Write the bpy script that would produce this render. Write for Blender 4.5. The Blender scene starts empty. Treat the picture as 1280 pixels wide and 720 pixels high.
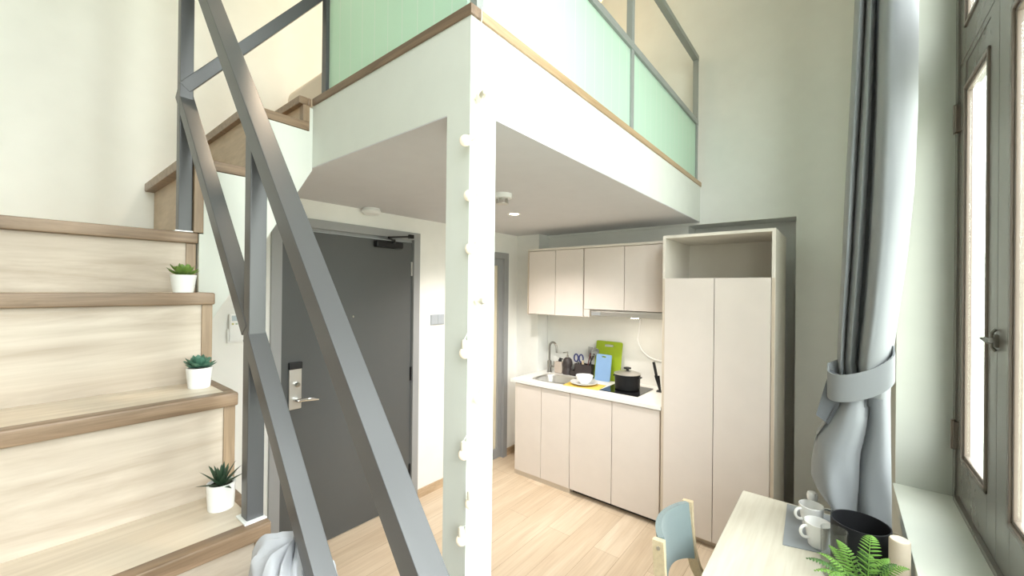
import bpy, bmesh, math, random
from mathutils import Vector, Matrix
random.seed(7)
S = bpy.context.scene
COL = S.collection
pi = math.pi

# ------------------------------------------------------------------ camera
Rr, U, F = (None,) * 3
def cam_axes(yaw, pitch, roll):
    cy, sy, cp, sp = math.cos(yaw), math.sin(yaw), math.cos(pitch), math.sin(pitch)
    f = Vector((sy * cp, cy * cp, sp)); r = Vector((cy, -sy, 0)); u = r.cross(f)
    c, s = math.cos(roll), math.sin(roll)
    return c * r + s * u, -s * r + c * u, f
r_, u_, f_ = cam_axes(math.radians(-39.004), math.radians(.125), math.radians(.614))
cd = bpy.data.cameras.new('camera'); cam = bpy.data.objects.new('camera', cd); COL.objects.link(cam)
m = Matrix((r_, u_, -f_)).transposed().to_4x4(); m.translation = Vector((0, 0, 1.7))
cam.matrix_world = m
cd.sensor_width = 36; cd.lens = 36 * 507.64 / 1280; cd.clip_start = .02
S.camera = cam

# ------------------------------------------------------------------ world, light, exposure
S.view_settings.view_transform = 'Standard'; S.view_settings.look = 'None'
S.view_settings.gamma = 1; S.view_settings.use_curve_mapping = False
S.view_settings.exposure = 0.36
WORLD = 12.5
w = bpy.data.worlds.new('sky'); S.world = w; w.use_nodes = True
nt = w.node_tree; bg = nt.nodes['Background']
tc = nt.nodes.new('ShaderNodeTexCoord'); sp = nt.nodes.new('ShaderNodeSeparateXYZ')
nt.links.new(tc.outputs['Generated'], sp.inputs[0])
rmp = nt.nodes.new('ShaderNodeValToRGB'); nt.links.new(sp.outputs['Z'], rmp.inputs[0])
e = rmp.color_ramp.elements
e[0].position = 0.0; e[0].color = (.42, .44, .38, 1)
e[1].position = .22; e[1].color = (.97, 1, 1, 1)
nt.links.new(rmp.outputs[0], bg.inputs[0]); bg.inputs[1].default_value = WORLD
def area(name, loc, rot, sx, sy, power, color=(1, 1, 1), portal=False):
    l = bpy.data.lights.new(name, 'AREA'); l.shape = 'RECTANGLE'; l.size = sx; l.size_y = sy
    l.energy = power; l.color = color
    if portal: l.cycles.is_portal = True
    o = bpy.data.objects.new(name, l); COL.objects.link(o); o.location = loc; o.rotation_euler = rot
    return o
area('window_portal', (.42, .8, 2.37), (0, pi / 2, 0), 3.05, 3.4, 1, portal=True)

# ------------------------------------------------------------------ materials
def mat(name, col, rough=.5, metal=0, spec=.5, emit=None, estr=0, bump=0, bscale=200, trans=0, sheen=0, coat=0):
    M = bpy.data.materials.new(name); M.use_nodes = True
    n = M.node_tree.nodes; L = M.node_tree.links; b = n['Principled BSDF']
    b.inputs['Base Color'].default_value = (*col, 1); b.inputs['Roughness'].default_value = rough
    b.inputs['Metallic'].default_value = metal; b.inputs['Specular IOR Level'].default_value = spec
    if emit: b.inputs['Emission Color'].default_value = (*emit, 1); b.inputs['Emission Strength'].default_value = estr
    if trans: b.inputs['Transmission Weight'].default_value = trans
    if sheen: b.inputs['Sheen Weight'].default_value = sheen
    if coat: b.inputs['Coat Weight'].default_value = coat; b.inputs['Coat Roughness'].default_value = .1
    # a faint procedural mottling keeps every surface from being perfectly flat
    t = n.new('ShaderNodeTexCoord'); no = n.new('ShaderNodeTexNoise'); no.inputs['Scale'].default_value = 9
    L.new(t.outputs['Object'], no.inputs['Vector'])
    mx = n.new('ShaderNodeMix'); mx.data_type = 'RGBA'; mx.blend_type = 'MIX'
    L.new(no.outputs[0], mx.inputs[0])
    mx.inputs[6].default_value = (*[c * .96 for c in col], 1); mx.inputs[7].default_value = (*[min(1, c * 1.03) for c in col], 1)
    L.new(mx.outputs[2], b.inputs['Base Color'])
    if bump:
        n2 = n.new('ShaderNodeTexNoise'); n2.inputs['Scale'].default_value = bscale; L.new(t.outputs['Object'], n2.inputs['Vector'])
        bm_ = n.new('ShaderNodeBump'); bm_.inputs['Strength'].default_value = bump; bm_.inputs['Distance'].default_value = .002
        L.new(n2.outputs[0], bm_.inputs['Height']); L.new(bm_.outputs[0], b.inputs['Normal'])
    return M

def wood(name, light, dark, scale, rough=.42, detail=5, dist=.6, lo=.35, hi=.7):
    M = bpy.data.materials.new(name); M.use_nodes = True
    n = M.node_tree.nodes; L = M.node_tree.links; b = n['Principled BSDF']; b.inputs['Roughness'].default_value = rough
    t = n.new('ShaderNodeTexCoord'); mp = n.new('ShaderNodeMapping'); mp.inputs['Scale'].default_value = scale
    L.new(t.outputs['Object'], mp.inputs[0])
    no = n.new('ShaderNodeTexNoise'); no.inputs['Scale'].default_value = 1; no.inputs['Detail'].default_value = detail
    no.inputs['Distortion'].default_value = dist; no.inputs['Roughness'].default_value = .62
    L.new(mp.outputs[0], no.inputs['Vector'])
    r = n.new('ShaderNodeValToRGB'); L.new(no.outputs[0], r.inputs[0])
    r.color_ramp.elements[0].position = lo; r.color_ramp.elements[0].color = (*dark, 1)
    r.color_ramp.elements[1].position = hi; r.color_ramp.elements[1].color = (*light, 1)
    mp2 = n.new('ShaderNodeMapping'); mp2.inputs['Scale'].default_value = [s * 7 if s > 3 else s * 2 for s in scale]
    L.new(t.outputs['Object'], mp2.inputs[0])
    n2 = n.new('ShaderNodeTexNoise'); n2.inputs['Scale'].default_value = 1; n2.inputs['Detail'].default_value = 3
    L.new(mp2.outputs[0], n2.inputs['Vector'])
    mx = n.new('ShaderNodeMix'); mx.data_type = 'RGBA'; mx.blend_type = 'MULTIPLY'; mx.inputs[0].default_value = .35
    L.new(r.outputs[0], mx.inputs[6]); L.new(n2.outputs[1], mx.inputs[7])
    r2 = n.new('ShaderNodeValToRGB'); L.new(n2.outputs[0], r2.inputs[0])
    r2.color_ramp.elements[0].position = .3; r2.color_ramp.elements[0].color = (.72, .68, .62, 1)
    r2.color_ramp.elements[1].position = .6; r2.color_ramp.elements[1].color = (1, 1, 1, 1)
    L.new(r2.outputs[0], mx.inputs[7])
    L.new(mx.outputs[2], b.inputs['Base Color'])
    return M

def floor_mat():
    M = wood('oak_planks', (.84, .70, .55), (.72, .57, .42), (11, 1.0, 11), rough=.36, dist=.9)
    n = M.node_tree.nodes; L = M.node_tree.links; b = n['Principled BSDF']
    src = b.inputs['Base Color'].links[0].from_socket
    t = n.new('ShaderNodeTexCoord'); mp = n.new('ShaderNodeMapping'); mp.inputs['Rotation'].default_value = (0, 0, pi / 2)
    L.new(t.outputs['Object'], mp.inputs[0])
    br = n.new('ShaderNodeTexBrick'); L.new(mp.outputs[0], br.inputs['Vector'])
    br.inputs['Scale'].default_value = 1; br.inputs['Brick Width'].default_value = 1.22; br.inputs['Row Height'].default_value = .18
    br.inputs['Mortar Size'].default_value = .0012; br.inputs['Mortar Smooth'].default_value = .3; br.offset = .37
    br.inputs['Color1'].default_value = (1, 1, 1, 1); br.inputs['Color2'].default_value = (.86, .84, .80, 1); br.inputs['Mortar'].default_value = (.55, .45, .36, 1)
    mx = n.new('ShaderNodeMix'); mx.data_type = 'RGBA'; mx.blend_type = 'MULTIPLY'; mx.inputs[0].default_value = 1
    L.new(src, mx.inputs[6]); L.new(br.outputs[0], mx.inputs[7]); L.new(mx.outputs[2], b.inputs['Base Color'])
    return M

def glass_mat(name, tint, refl=.08, rough=.02):
    M = bpy.data.materials.new(name); M.use_nodes = True
    n = M.node_tree.nodes; L = M.node_tree.links; n.remove(n['Principled BSDF'])
    tr = n.new('ShaderNodeBsdfTransparent'); tr.inputs[0].default_value = (*tint, 1)
    gl = n.new('ShaderNodeBsdfGlossy'); gl.inputs['Roughness'].default_value = rough
    fa = n.new('ShaderNodeLayerWeight'); fa.inputs[0].default_value = .5
    pw = n.new('ShaderNodeMath'); pw.operation = 'POWER'; pw.inputs[1].default_value = 5; L.new(fa.outputs['Facing'], pw.inputs[0])
    fr = n.new('ShaderNodeMath'); fr.operation = 'MULTIPLY_ADD'; fr.inputs[1].default_value = .75; fr.inputs[2].default_value = .04; L.new(pw.outputs[0], fr.inputs[0])
    mx = n.new('ShaderNodeMixShader'); L.new(fr.outputs[0], mx.inputs[0])
    L.new(tr.outputs[0], mx.inputs[1]); L.new(gl.outputs[0], mx.inputs[2]); L.new(mx.outputs[0], n['Material Output'].inputs[0])
    return M

def frosted_mat():
    # fluted mint panel: part diffuse, part translucent, with fine vertical joints
    M = bpy.data.materials.new('mint_panel'); M.use_nodes = True
    n = M.node_tree.nodes; L = M.node_tree.links; b = n['Principled BSDF']
    b.inputs['Roughness'].default_value = .25
    t = n.new('ShaderNodeTexCoord'); s = n.new('ShaderNodeSeparateXYZ'); L.new(t.outputs['Object'], s.inputs[0])
    ad = n.new('ShaderNodeMath'); ad.operation = 'ADD'; L.new(s.outputs[0], ad.inputs[0]); L.new(s.outputs[1], ad.inputs[1])
    mu = n.new('ShaderNodeMath'); mu.operation = 'MULTIPLY'; mu.inputs[1].default_value = 11; L.new(ad.outputs[0], mu.inputs[0])
    fr = n.new('ShaderNodeMath'); fr.operation = 'FRACT'; L.new(mu.outputs[0], fr.inputs[0])
    r = n.new('ShaderNodeValToRGB'); L.new(fr.outputs[0], r.inputs[0])
    r.color_ramp.elements[0].position = 0; r.color_ramp.elements[0].color = (1, 1, 1, 1)
    r.color_ramp.elements[1].position = .05; r.color_ramp.elements[1].color = (.78, .96, .86, 1)
    L.new(r.outputs[0], b.inputs['Base Color'])
    tl = n.new('ShaderNodeBsdfTranslucent'); L.new(r.outputs[0], tl.inputs[0])
    mx = n.new('ShaderNodeMixShader'); mx.inputs[0].default_value = .5
    L.new(b.outputs[0], mx.inputs[1]); L.new(tl.outputs[0], mx.inputs[2]); L.new(mx.outputs[0], n['Material Output'].inputs[0])
    return M

WALL = mat('wall_paint', (.83, .83, .805), .75, bump=.06, bscale=300)
WALLL = mat('lit_wall_tone', (.90, .89, .855), .75, bump=.06, bscale=300)  # wall paint lightened, stands in for stronger window light on this side
WALLR = mat('shaded_wall_tone', (.56, .575, .515), .75, bump=.06, bscale=300)  # wall paint darkened and greened, shade of the unlit reveal in its colour
SILL = mat('sill_paint', (.62, .64, .57), .6)  # sill toned down with the window wall, same shade put into the colour
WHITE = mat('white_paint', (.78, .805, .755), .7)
CEIL = mat('soffit_bounce_tone', (.66, .655, .675), .8)  # loft underside tone: floor bounce and shade put into the colour
FLOOR = floor_mat()
STEP = wood('pale_oak_steps', (.635, .555, .47), (.47, .385, .305), (6, .8, 6), dist=2.4, lo=.36, hi=.66)
TREAD = wood('pale_oak_lit', (.80, .70, .575), (.64, .535, .42), (7, .8, 7), dist=2.2)  # same oak as the risers, lightened to carry light falling on the treads
STEPX = wood('pale_oak_cross', (.60, .46, .32), (.46, .34, .22), (3, 9, 9), dist=1.4)
NOSE = wood('walnut_nosing', (.36, .245, .16), (.20, .13, .08), (40, 3, 40), rough=.38)
NOSEV = wood('walnut_upright', (.46, .33, .215), (.29, .20, .13), (40, 40, 3), rough=.38)
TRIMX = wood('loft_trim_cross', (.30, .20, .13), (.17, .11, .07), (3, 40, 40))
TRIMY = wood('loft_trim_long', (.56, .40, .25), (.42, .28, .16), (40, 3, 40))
SKIRT = wood('oak_skirting', (.66, .50, .34), (.5, .36, .23), (6, 6, 30))
STEEL = mat('grey_painted_steel', (.092, .092, .096), .34, .15, bump=.05, bscale=60)
RAILG = mat('light_grey_rail', (.33, .35, .34), .4, .1)
DOOR = mat('charcoal_door', (.095, .099, .100), .36, bump=.04, bscale=90)
FRAME = mat('door_frame_grey', (.33, .335, .34), .45)
BLACK = mat('black_plastic', (.012, .012, .014), .4)
BLK_M = mat('black_metal', (.02, .02, .022), .35, .5)
INOX = mat('brushed_steel', (.66, .64, .61), .42, 1)
TAPM = mat('tap_steel', (.36, .35, .33), .3, 1)
CHROME = mat('chrome', (.75, .75, .74), .12, 1)
CAB = mat('cabinet_laminate', (.74, .668, .618), .42)
CABEDGE = mat('cabinet_edge', (.62, .53, .43), .5)
CABIN = mat('cabinet_shell', (.72, .67, .60), .5)
GAP = mat('dark_recess', (.05, .04, .035), .7)
COUNTER = mat('white_counter', (.85, .84, .81), .25)
SPLASH = mat('white_backsplash', (.80, .80, .77), .3)
DESKM = wood('pale_desk', (.66, .62, .53), (.60, .555, .46), (9, 2, 9), rough=.45, lo=.2, hi=.8)
MATGREY = mat('grey_felt', (.29, .31, .33), .9, bump=.2, bscale=400)
CERAM = mat('white_ceramic', (.86, .85, .83), .18, coat=.3)
POT = mat('white_pot', (.88, .88, .87), .35)
SOIL = mat('dark_soil', (.02, .016, .013), .9, bump=.6, bscale=150)
LEAF1 = mat('bright_succulent', (.17, .28, .06), .45)
LEAF2 = mat('blue_green_succulent', (.08, .20, .14), .5)
LEAF3 = mat('dark_aloe', (.030, .065, .035), .45)
FERN = mat('fern_green', (.125, .245, .045), .75, spec=.2)
FERN2 = mat('fern_dark', (.05, .11, .03), .75, spec=.2)
CURT = mat('grey_curtain', (.285, .30, .315), .75, sheen=.3, bump=.1, bscale=500)
def translucent(M, f):
    n = M.node_tree.nodes; L = M.node_tree.links; b = n['Principled BSDF']
    t = n.new('ShaderNodeBsdfTranslucent'); L.new(b.inputs['Base Color'].links[0].from_socket, t.inputs[0])
    mx = n.new('ShaderNodeMixShader'); mx.inputs[0].default_value = f
    L.new(b.outputs[0], mx.inputs[1]); L.new(t.outputs[0], mx.inputs[2]); L.new(mx.outputs[0], n['Material Output'].inputs[0])
translucent(CURT, .22)
CURTD = mat('dark_grey_curtain', (.12, .128, .14), .8)
PAINTW = mat('taupe_gloss', (.175, .16, .14), .26, bump=.12, bscale=30)
MOULD = mat('brown_moulding', (.17, .135, .11), .28)
WGLASS = glass_mat('window_glass', (.96, .98, .97))
CGLASS = glass_mat('clear_acrylic', (.95, .96, .955))
MINT = frosted_mat()
BULB = mat('milky_bulb', (.95, .90, .80), .25, emit=(1, .82, .55), estr=.25)
SOCKET = mat('cream_socket', (.80, .74, .62), .4)
WIRE = mat('clear_wire', (.75, .75, .72), .4)
PLASTW = mat('white_plastic', (.88, .88, .87), .35)
PLASTG = mat('grey_plastic', (.40, .43, .47), .4)
SCREEN = mat('remote_screen', (.42, .50, .55), .2)
CLOTH = mat('mottled_cloth', (.50, .505, .54), .9, bump=.3, bscale=60)
FABRIC = mat('teal_grey_fabric', (.20, .255, .26), .95, sheen=.3, bump=.35, bscale=700)
BIRCH = wood('pale_birch', (.78, .66, .46), (.66, .53, .34), (12, 12, 12))
LIME = mat('lime_plastic', (.30, .41, .02), .4)
BLUE = mat('sky_blue_plastic', (.23, .38, .62), .4)
YELLOW = mat('yellow_placemat', (.72, .50, .10), .8, bump=.3, bscale=400)
BEIGEP = mat('taupe_bottle', (.50, .42, .36), .45)
NAVY = mat('navy_plastic', (.04, .05, .16), .4)
DARKB = mat('dark_brown_plastic', (.045, .035, .035), .5)
HOBM = mat('black_glass', (.01, .01, .012), .06)
PANM = mat('black_enamel', (.012, .012, .013), .45, spec=.2)
DUSK = mat('grey_silicone', (.34, .34, .33), .6)
BED = mat('cream_bedding', (.80, .70, .60), .9)
WARM = mat('warm_lamp', (1, .8, .5), .5, emit=(1, .60, .22), estr=2.2)
LED = mat('led_face', (1, .95, .85), .5, emit=(1, .86, .62), estr=14)
GLOWP = mat('cream_glass', (.80, .72, .55), .4)

# ------------------------------------------------------------------ mesh helpers
SHIFT_X = 0   # slides a whole cluster of small things along the counter
class MB:
    def __init__(s): s.bm = bmesh.new()
    def _merge(s, b):
        me = bpy.data.meshes.new('t'); b.to_mesh(me); b.free(); s.bm.from_mesh(me); bpy.data.meshes.remove(me)
    def box(s, x0, x1, y0, y1, z0, z1, bev=0, M=None, seg=2):
        b = bmesh.new(); bmesh.ops.create_cube(b, size=1)
        for v in b.verts:
            v.co = Vector(((x0 + x1) / 2 + v.co.x * (x1 - x0), (y0 + y1) / 2 + v.co.y * (y1 - y0), (z0 + z1) / 2 + v.co.z * (z1 - z0)))
        if bev: bmesh.ops.bevel(b, geom=b.edges[:], offset=bev, segments=seg, affect='EDGES', profile=.5)
        if M: bmesh.ops.transform(b, matrix=M, verts=b.verts)
        s._merge(b); return s
    def prism(s, pts, axis, a, b_, bev=0):
        # pts: polygon in the two other axes (order x,y / x,z / y,z), extruded along axis from a to b_
        b = bmesh.new()
        def mk(p, t):
            return {'x': (t, p[0], p[1]), 'y': (p[0], t, p[1]), 'z': (p[0], p[1], t)}[axis]
        v0 = [b.verts.new(mk(p, a)) for p in pts]; v1 = [b.verts.new(mk(p, b_)) for p in pts]
        b.faces.new(v0); b.faces.new(v1[::-1])
        for i in range(len(pts)):
            j = (i + 1) % len(pts); b.faces.new((v0[j], v0[i], v1[i], v1[j]))
        bmesh.ops.recalc_face_normals(b, faces=b.faces)
        if bev: bmesh.ops.bevel(b, geom=b.edges[:], offset=bev, segments=2, affect='EDGES', profile=.5)
        s._merge(b); return s
    def lathe(s, prof, c=(0, 0, 0), n=28, M=None):
        # prof: list of (r, z)
        b = bmesh.new(); rings = []
        for r, z in prof:
            if r < 1e-6: rings.append([b.verts.new((0, 0, z))])
            else: rings.append([b.verts.new((r * math.cos(2 * pi * k / n), r * math.sin(2 * pi * k / n), z)) for k in range(n)])
        for A, B in zip(rings, rings[1:]):
            for k in range(n):
                l = (k + 1) % n
                if len(A) == 1 and len(B) == 1: break
                if len(A) == 1: b.faces.new((A[0], B[k], B[l]))
                elif len(B) == 1: b.faces.new((A[l], A[k], B[0]))
                else: b.faces.new((A[k], B[k], B[l], A[l]))
        for R in (rings[0], rings[-1]):
            if len(R) > 1 and not (abs(prof[0][0] - prof[-1][0]) < 1e-6 and abs(prof[0][1] - prof[-1][1]) < 1e-6):
                try: b.faces.new(R)
                except Exception: pass
        bmesh.ops.remove_doubles(b, verts=b.verts, dist=1e-6)
        bmesh.ops.recalc_face_normals(b, faces=b.faces)
        T = Matrix.Translation(Vector(c)) @ (M or Matrix())
        bmesh.ops.transform(b, matrix=T, verts=b.verts)
        s._merge(b); return s
    def tube(s, path, r, n=10, closed=False):
        pts = [Vector(p) for p in path]; b = bmesh.new(); rings = []
        N = len(pts); up = None
        for i, p in enumerate(pts):
            if closed: d = pts[(i + 1) % N] - pts[i - 1]
            else: d = pts[min(i + 1, N - 1)] - pts[max(i - 1, 0)]
            d.normalize()
            if up is None: up = Vector((0, 0, 1)) if abs(d.z) < .9 else Vector((1, 0, 0))
            a = d.cross(up).normalized(); c = a.cross(d).normalized(); up = c
            rr = r[i] if isinstance(r, (list, tuple)) else r
            rings.append([b.verts.new(p + (a * math.cos(2 * pi * k / n) + c * math.sin(2 * pi * k / n)) * rr) for k in range(n)])
        rng = range(N) if closed else range(N - 1)
        for i in rng:
            A, B = rings[i], rings[(i + 1) % N]
            for k in range(n):
                l = (k + 1) % n; b.faces.new((A[k], A[l], B[l], B[k]))
        if not closed: b.faces.new(rings[0][::-1]); b.faces.new(rings[-1])
        bmesh.ops.recalc_face_normals(b, faces=b.faces)
        s._merge(b); return s
    def bar(s, p, q, a, wd, bev=.003):
        # square bar from p to q; a = sideways axis, wd = width
        p, q = Vector(p), Vector(q); d = (q - p); L = d.length; d.normalize()
        a = (Vector(a) - d * d.dot(Vector(a))).normalized(); c = d.cross(a)
        M = Matrix((d, a, c)).transposed().to_4x4(); M.translation = (p + q) / 2
        return s.box(-L / 2, L / 2, -wd / 2, wd / 2, -wd / 2, wd / 2, bev, M)
    def grid(s, P, thick=0, cu=False):
        b = bmesh.new(); V = [[b.verts.new(p) for p in row] for row in P]
        for i in range(len(V) - 1):
            W = len(V[i])
            for j in range(W if cu else W - 1):
                k = (j + 1) % W; b.faces.new((V[i][j], V[i][k], V[i + 1][k], V[i + 1][j]))
        if thick:
            bmesh.ops.recalc_face_normals(b, faces=b.faces)
            bmesh.ops.solidify(b, geom=b.faces[:], thickness=thick)
        bmesh.ops.recalc_face_normals(b, faces=b.faces)
        s._merge(b); return s
    def build(s, name, material, parent=None, smooth=True):
        if SHIFT_X: bmesh.ops.translate(s.bm, vec=(SHIFT_X, 0, 0), verts=s.bm.verts)
        me = bpy.data.meshes.new(name)
        if parent is not None:
            o_ = parent; T = Vector()
            while o_ is not None: T += o_.location; o_ = o_.parent
            bmesh.ops.translate(s.bm, vec=-T, verts=s.bm.verts)
        s.bm.to_mesh(me); s.bm.free()
        me.materials.append(material)
        if smooth:
            for p in me.polygons: p.use_smooth = True
            me.set_sharp_from_angle(angle=math.radians(38))
        o = bpy.data.objects.new(name, me); COL.objects.link(o); o.parent = parent
        if smooth:
            md = o.modifiers.new('normals', 'WEIGHTED_NORMAL'); md.keep_sharp = True
        return o

def tag(o, label, cat, group=None, kind=None):
    o['label'] = label; o['category'] = cat
    if group: o['group'] = group
    if kind: o['kind'] = kind
    return o
def thing(name, label, cat, loc=(0, 0, 0), group=None, kind=None):
    o = bpy.data.objects.new(name, None); o.empty_display_size = .05; COL.objects.link(o); o.location = (loc[0] + SHIFT_X, loc[1], loc[2])
    return tag(o, label, cat, group, kind)
def struct(mb, name, m, label, cat): return tag(mb.build(name, m), label, cat, kind='structure')

# ------------------------------------------------------------------ setting
XL = -2.648; YW = 3.51; ZS = 2.26; XM = -.89; YC = .885; ZT = 2.575; TOP = 4.5; XS = -1.93
struct(MB().box(-2.9, .42, -2.6, 3.9, -.1, 0), 'floor', FLOOR, 'light oak plank floor', 'floor')
struct(MB().box(-2.9, .42, -2.6, 3.9, TOP, TOP + .1), 'ceiling', WHITE, 'high white ceiling above the loft', 'ceiling')
wl = MB()
wl.box(-2.9, XL, -2.6, .975, 0, TOP).box(-2.9, XL, 2.07, 2.36, 0, TOP).box(-2.9, XL, 3.19, 3.9, 0, TOP)
wl.box(-2.9, XL, .975, 2.07, 2.135, TOP).box(-2.9, XL, 2.36, 3.19, 2.06, TOP)
struct(wl, 'wall_left', WALLL, 'off-white wall behind the stairs with the entrance door', 'wall')
wb = MB()
wb.box(XL, .42, YW, 3.9, 2.237, TOP).box(-.25, .42, YW, 3.9, 0, 2.237).box(-.985, -.25, 3.74, 3.9, 0, 2.237)
wb.box(-2.37, -.985, 3.53, 3.9, 0, 2.237).box(XL, -2.37, 3.35, 3.9, 0, ZS)
struct(wb, 'wall_back', WALL, 'off-white wall behind the kitchen with its recess', 'wall')
wr = MB()
wr.box(.195, .40, 2.5, YW, 0, TOP).box(.195, .40, -2.6, -.9, 0, TOP).box(.195, .40, -.9, 2.5, 0, .80).box(.195, .40, -.9, 2.5, 3.9, TOP)
struct(wr, 'wall_right', WALLR, 'window wall with deep reveal beside the desk', 'wall')
struct(MB().box(-2.9, .42, -2.7, -2.6, 0, TOP), 'wall_front', WALL, 'off-white wall facing the kitchen', 'wall')
struct(MB().box(.185, .40, -.9, 2.5, .80, .85, .004), 'trim_1', SILL, 'pale painted window sill beside the desk', 'window sill')
struct(MB().box(XL, XM, YC, YW, ZS, ZT - .03), 'loft_slab', WHITE, 'white loft floor slab above the kitchen', 'loft floor')
struct(MB().box(XL, XM - .001, YC + .001, YW, ZS - .004, ZS), 'ceiling_loft', CEIL, 'thin ceiling skin under the loft, coloured with bounced light', 'ceiling')
struct(MB().box(XM - .105, XM, YC, YC + .12, 0, ZS), 'column', WHITE, 'square white column under the loft corner', 'column')
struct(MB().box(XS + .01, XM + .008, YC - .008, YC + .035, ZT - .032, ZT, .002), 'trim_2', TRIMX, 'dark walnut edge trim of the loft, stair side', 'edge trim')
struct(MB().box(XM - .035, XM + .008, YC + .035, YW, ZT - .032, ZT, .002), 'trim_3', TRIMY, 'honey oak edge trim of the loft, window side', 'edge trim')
bs = MB(); bs.box(XL, XL + .012, 2.07, 2.36, 0, .07).box(XL, XL + .012, .5, .975, 0, .07).box(XL, XL + .012, 3.19, 3.35, 0, .07)
struct(bs, 'baseboard_left', SKIRT, 'low oak baseboard along the entrance wall', 'baseboard')
bb = MB(); bb.box(-.25, .195, YW - .012, YW, 0, .07)
struct(bb, 'baseboard_back', SKIRT, 'low oak baseboard along the kitchen wall', 'baseboard')

# entrance door
d1 = thing('door_1', 'charcoal entrance door in a grey steel frame', 'door', (XL, 1.52, 0), kind='structure')
fm = MB()
X0, X1 = XL - .11, XL + .02
fm.box(X0, X1, .975, 1.035, 0, 2.078, .002).box(X0, X1, 2.01, 2.07, 0, 2.078, .002).box(X0, X1, .975, 2.07, 2.078, 2.135, .002)
fm.box(XL - .08, XL - .012, 1.035, 1.05, 0, 2.078).box(XL - .08, XL - .012, 1.995, 2.01, 0, 2.078).box(XL - .08, XL - .013, 1.05, 1.995, 2.06, 2.078)
fm.build('door_frame', FRAME, d1)
MB().box(XL - .06, XL - .003, 1.04, 2.006, .008, 2.055, .002).build('door_leaf', DOOR, d1)
lp = MB().box(XL - .004, XL + .012, 1.085, 1.16, .935, 1.20, .004).build('lock_plate', INOX, d1)
MB().box(XL - .004, XL + .02, 1.083, 1.162, 1.185, 1.228, .004).build('lock_cover', BLACK, lp)
MB().lathe([(.0, 0), (.016, 0), (.016, .016), (.0, .018)], (XL + .012, 1.128, 1.09), 16, Matrix.Rotation(pi / 2, 4, 'Y')).build('thumb_turn', CHROME, lp)
hd = MB(); hd.tube([(XL + .005, 1.125, .995), (XL + .045, 1.125, .995), (XL + .055, 1.135, .995)], [.016, .013, .013], 14)
hd.tube([(XL + .052, 1.118, .996), (XL + .056, 1.16, .995), (XL + .052, 1.21, .988), (XL + .046, 1.25, .978)], [.011, .012, .011, .006], 14)
hd.build('lever_handle', CHROME, lp)
MB().lathe([(0, 0), (.008, 0), (.008, .004), (0, .005)], (XL - .003, 1.508, 1.495), 12, Matrix.Rotation(pi / 2, 4, 'Y')).build('peephole', CHROME, d1)
for z in (1.85, 1.02, .25): MB().box(XL - .02, XL + .004, 1.995, 2.012, z - .055, z + .055, .002).build('hinge', INOX if z > 1.5 else BLK_M, d1)
cl = MB(); cl.box(XL - .004, XL + .05, 1.66, 1.89, 1.995, 2.045, .012).build('door_closer', BLK_M, d1)
ca = MB(); ca.bar((XL + .05, 1.80, 2.05), (XL + .13, 1.70, 2.058), (0, 0, 1), .014).bar((XL + .13, 1.70, 2.06), (XL + .03, 1.97, 2.10), (0, 0, 1), .014)
ca.box(XL - .0, XL + .045, 1.95, 1.99, 2.085, 2.115, .004).tube([(XL + .05, 1.80, 2.03), (XL + .05, 1.80, 2.06)], .012).build('closer_arm', BLK_M, d1)

# glass door beyond the column
d2 = thing('door_2', 'grey framed glazed door beyond the column', 'door', (XL, 2.77, 0), kind='structure')
g = MB(); g.box(X0, X1, 2.36, 2.42, 0, 2.0, .002).box(X0, X1, 3.13, 3.19, 0, 2.0, .002).box(X0, X1, 2.36, 3.19, 2.0, 2.06, .002)
g.build('door_frame', FRAME, d2)
g = MB(); g.box(XL - .06, XL - .01, 2.42, 2.47, .01, 2.0).box(XL - .06, XL - .01, 3.07, 3.13, .01, 2.0).box(XL - .06, XL - .01, 2.47, 3.07, .01, .10).box(XL - .06, XL - .01, 2.47, 3.07, 1.93, 2.0)
lf = g.build('door_leaf', FRAME, d2)
MB().box(XL - .042, XL - .03, 2.46, 3.08, .09, 1.94).build('glass_pane', GLOWP, lf)

# window
w1 = thing('window_1', 'tall taupe casement window with brown moulded panes', 'window', (.38, 1.3, .85), kind='structure')
g = MB(); g.box(.37, .40, 2.455, 2.5, .85, 3.9).box(.37, .40, -.9, -.85, .85, 3.9).box(.37, .40, -.85, 2.455, 3.84, 3.9)
g.box(.365, .40, -.85, 2.455, .85, .87).box(.378, .40, -.85, 2.455, 2.615, 2.645).build('window_frame', PAINTW, w1)
def sash(y0, y1, z0, z1, st0, st1, br, tr):
    q = MB(); q.box(.376, .398, y0, y0 + st0, z0, z1, .003).box(.376, .398, y1 - st1, y1, z0, z1, .003)
    q.box(.376, .398, y0 + st0, y1 - st1, z0, z0 + br, .003).box(.38, .42, y0 + st0, y1 - st1, z1 - tr, z1, .003)
    so = q.build('sash', PAINTW, w1)
    a0, a1, b0, b1 = y0 + st0, y1 - st1, z0 + br, z1 - tr
    q = MB()
    for t, wd, xx in ((0, .016, .370), (.016, .013, .376)):
        q.box(xx, .394, a0 + t, a0 + t + wd, b0 + t, b1 - t, .004).box(xx, .394, a1 - t - wd, a1 - t, b0 + t, b1 - t, .004)
        q.box(xx, .394, a0 + t, a1 - t, b0 + t, b0 + t + wd, .004).box(xx, .394, a0 + t, a1 - t, b1 - t - wd, b1 - t, .004)
    q.build('pane_moulding', MOULD, so)
    MB().box(.384, .388, a0 + .03, a1 - .03, b0 + .03, b1 - .03).build('glass_pane', WGLASS, so)
    return so
ys_ = [(1.92, 2.455), (1.22, 1.918), (.52, 1.218), (-.18, .518), (-.85, -.182)]
for i, (a, b) in enumerate(ys_):
    sA = (.10, .09) if i == 0 else (.13, .13)
    sash(a, b, .872, 2.62, *sA, .17, .10); sash(a, b, 2.64, 3.84, *sA, .11, .10)
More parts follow.
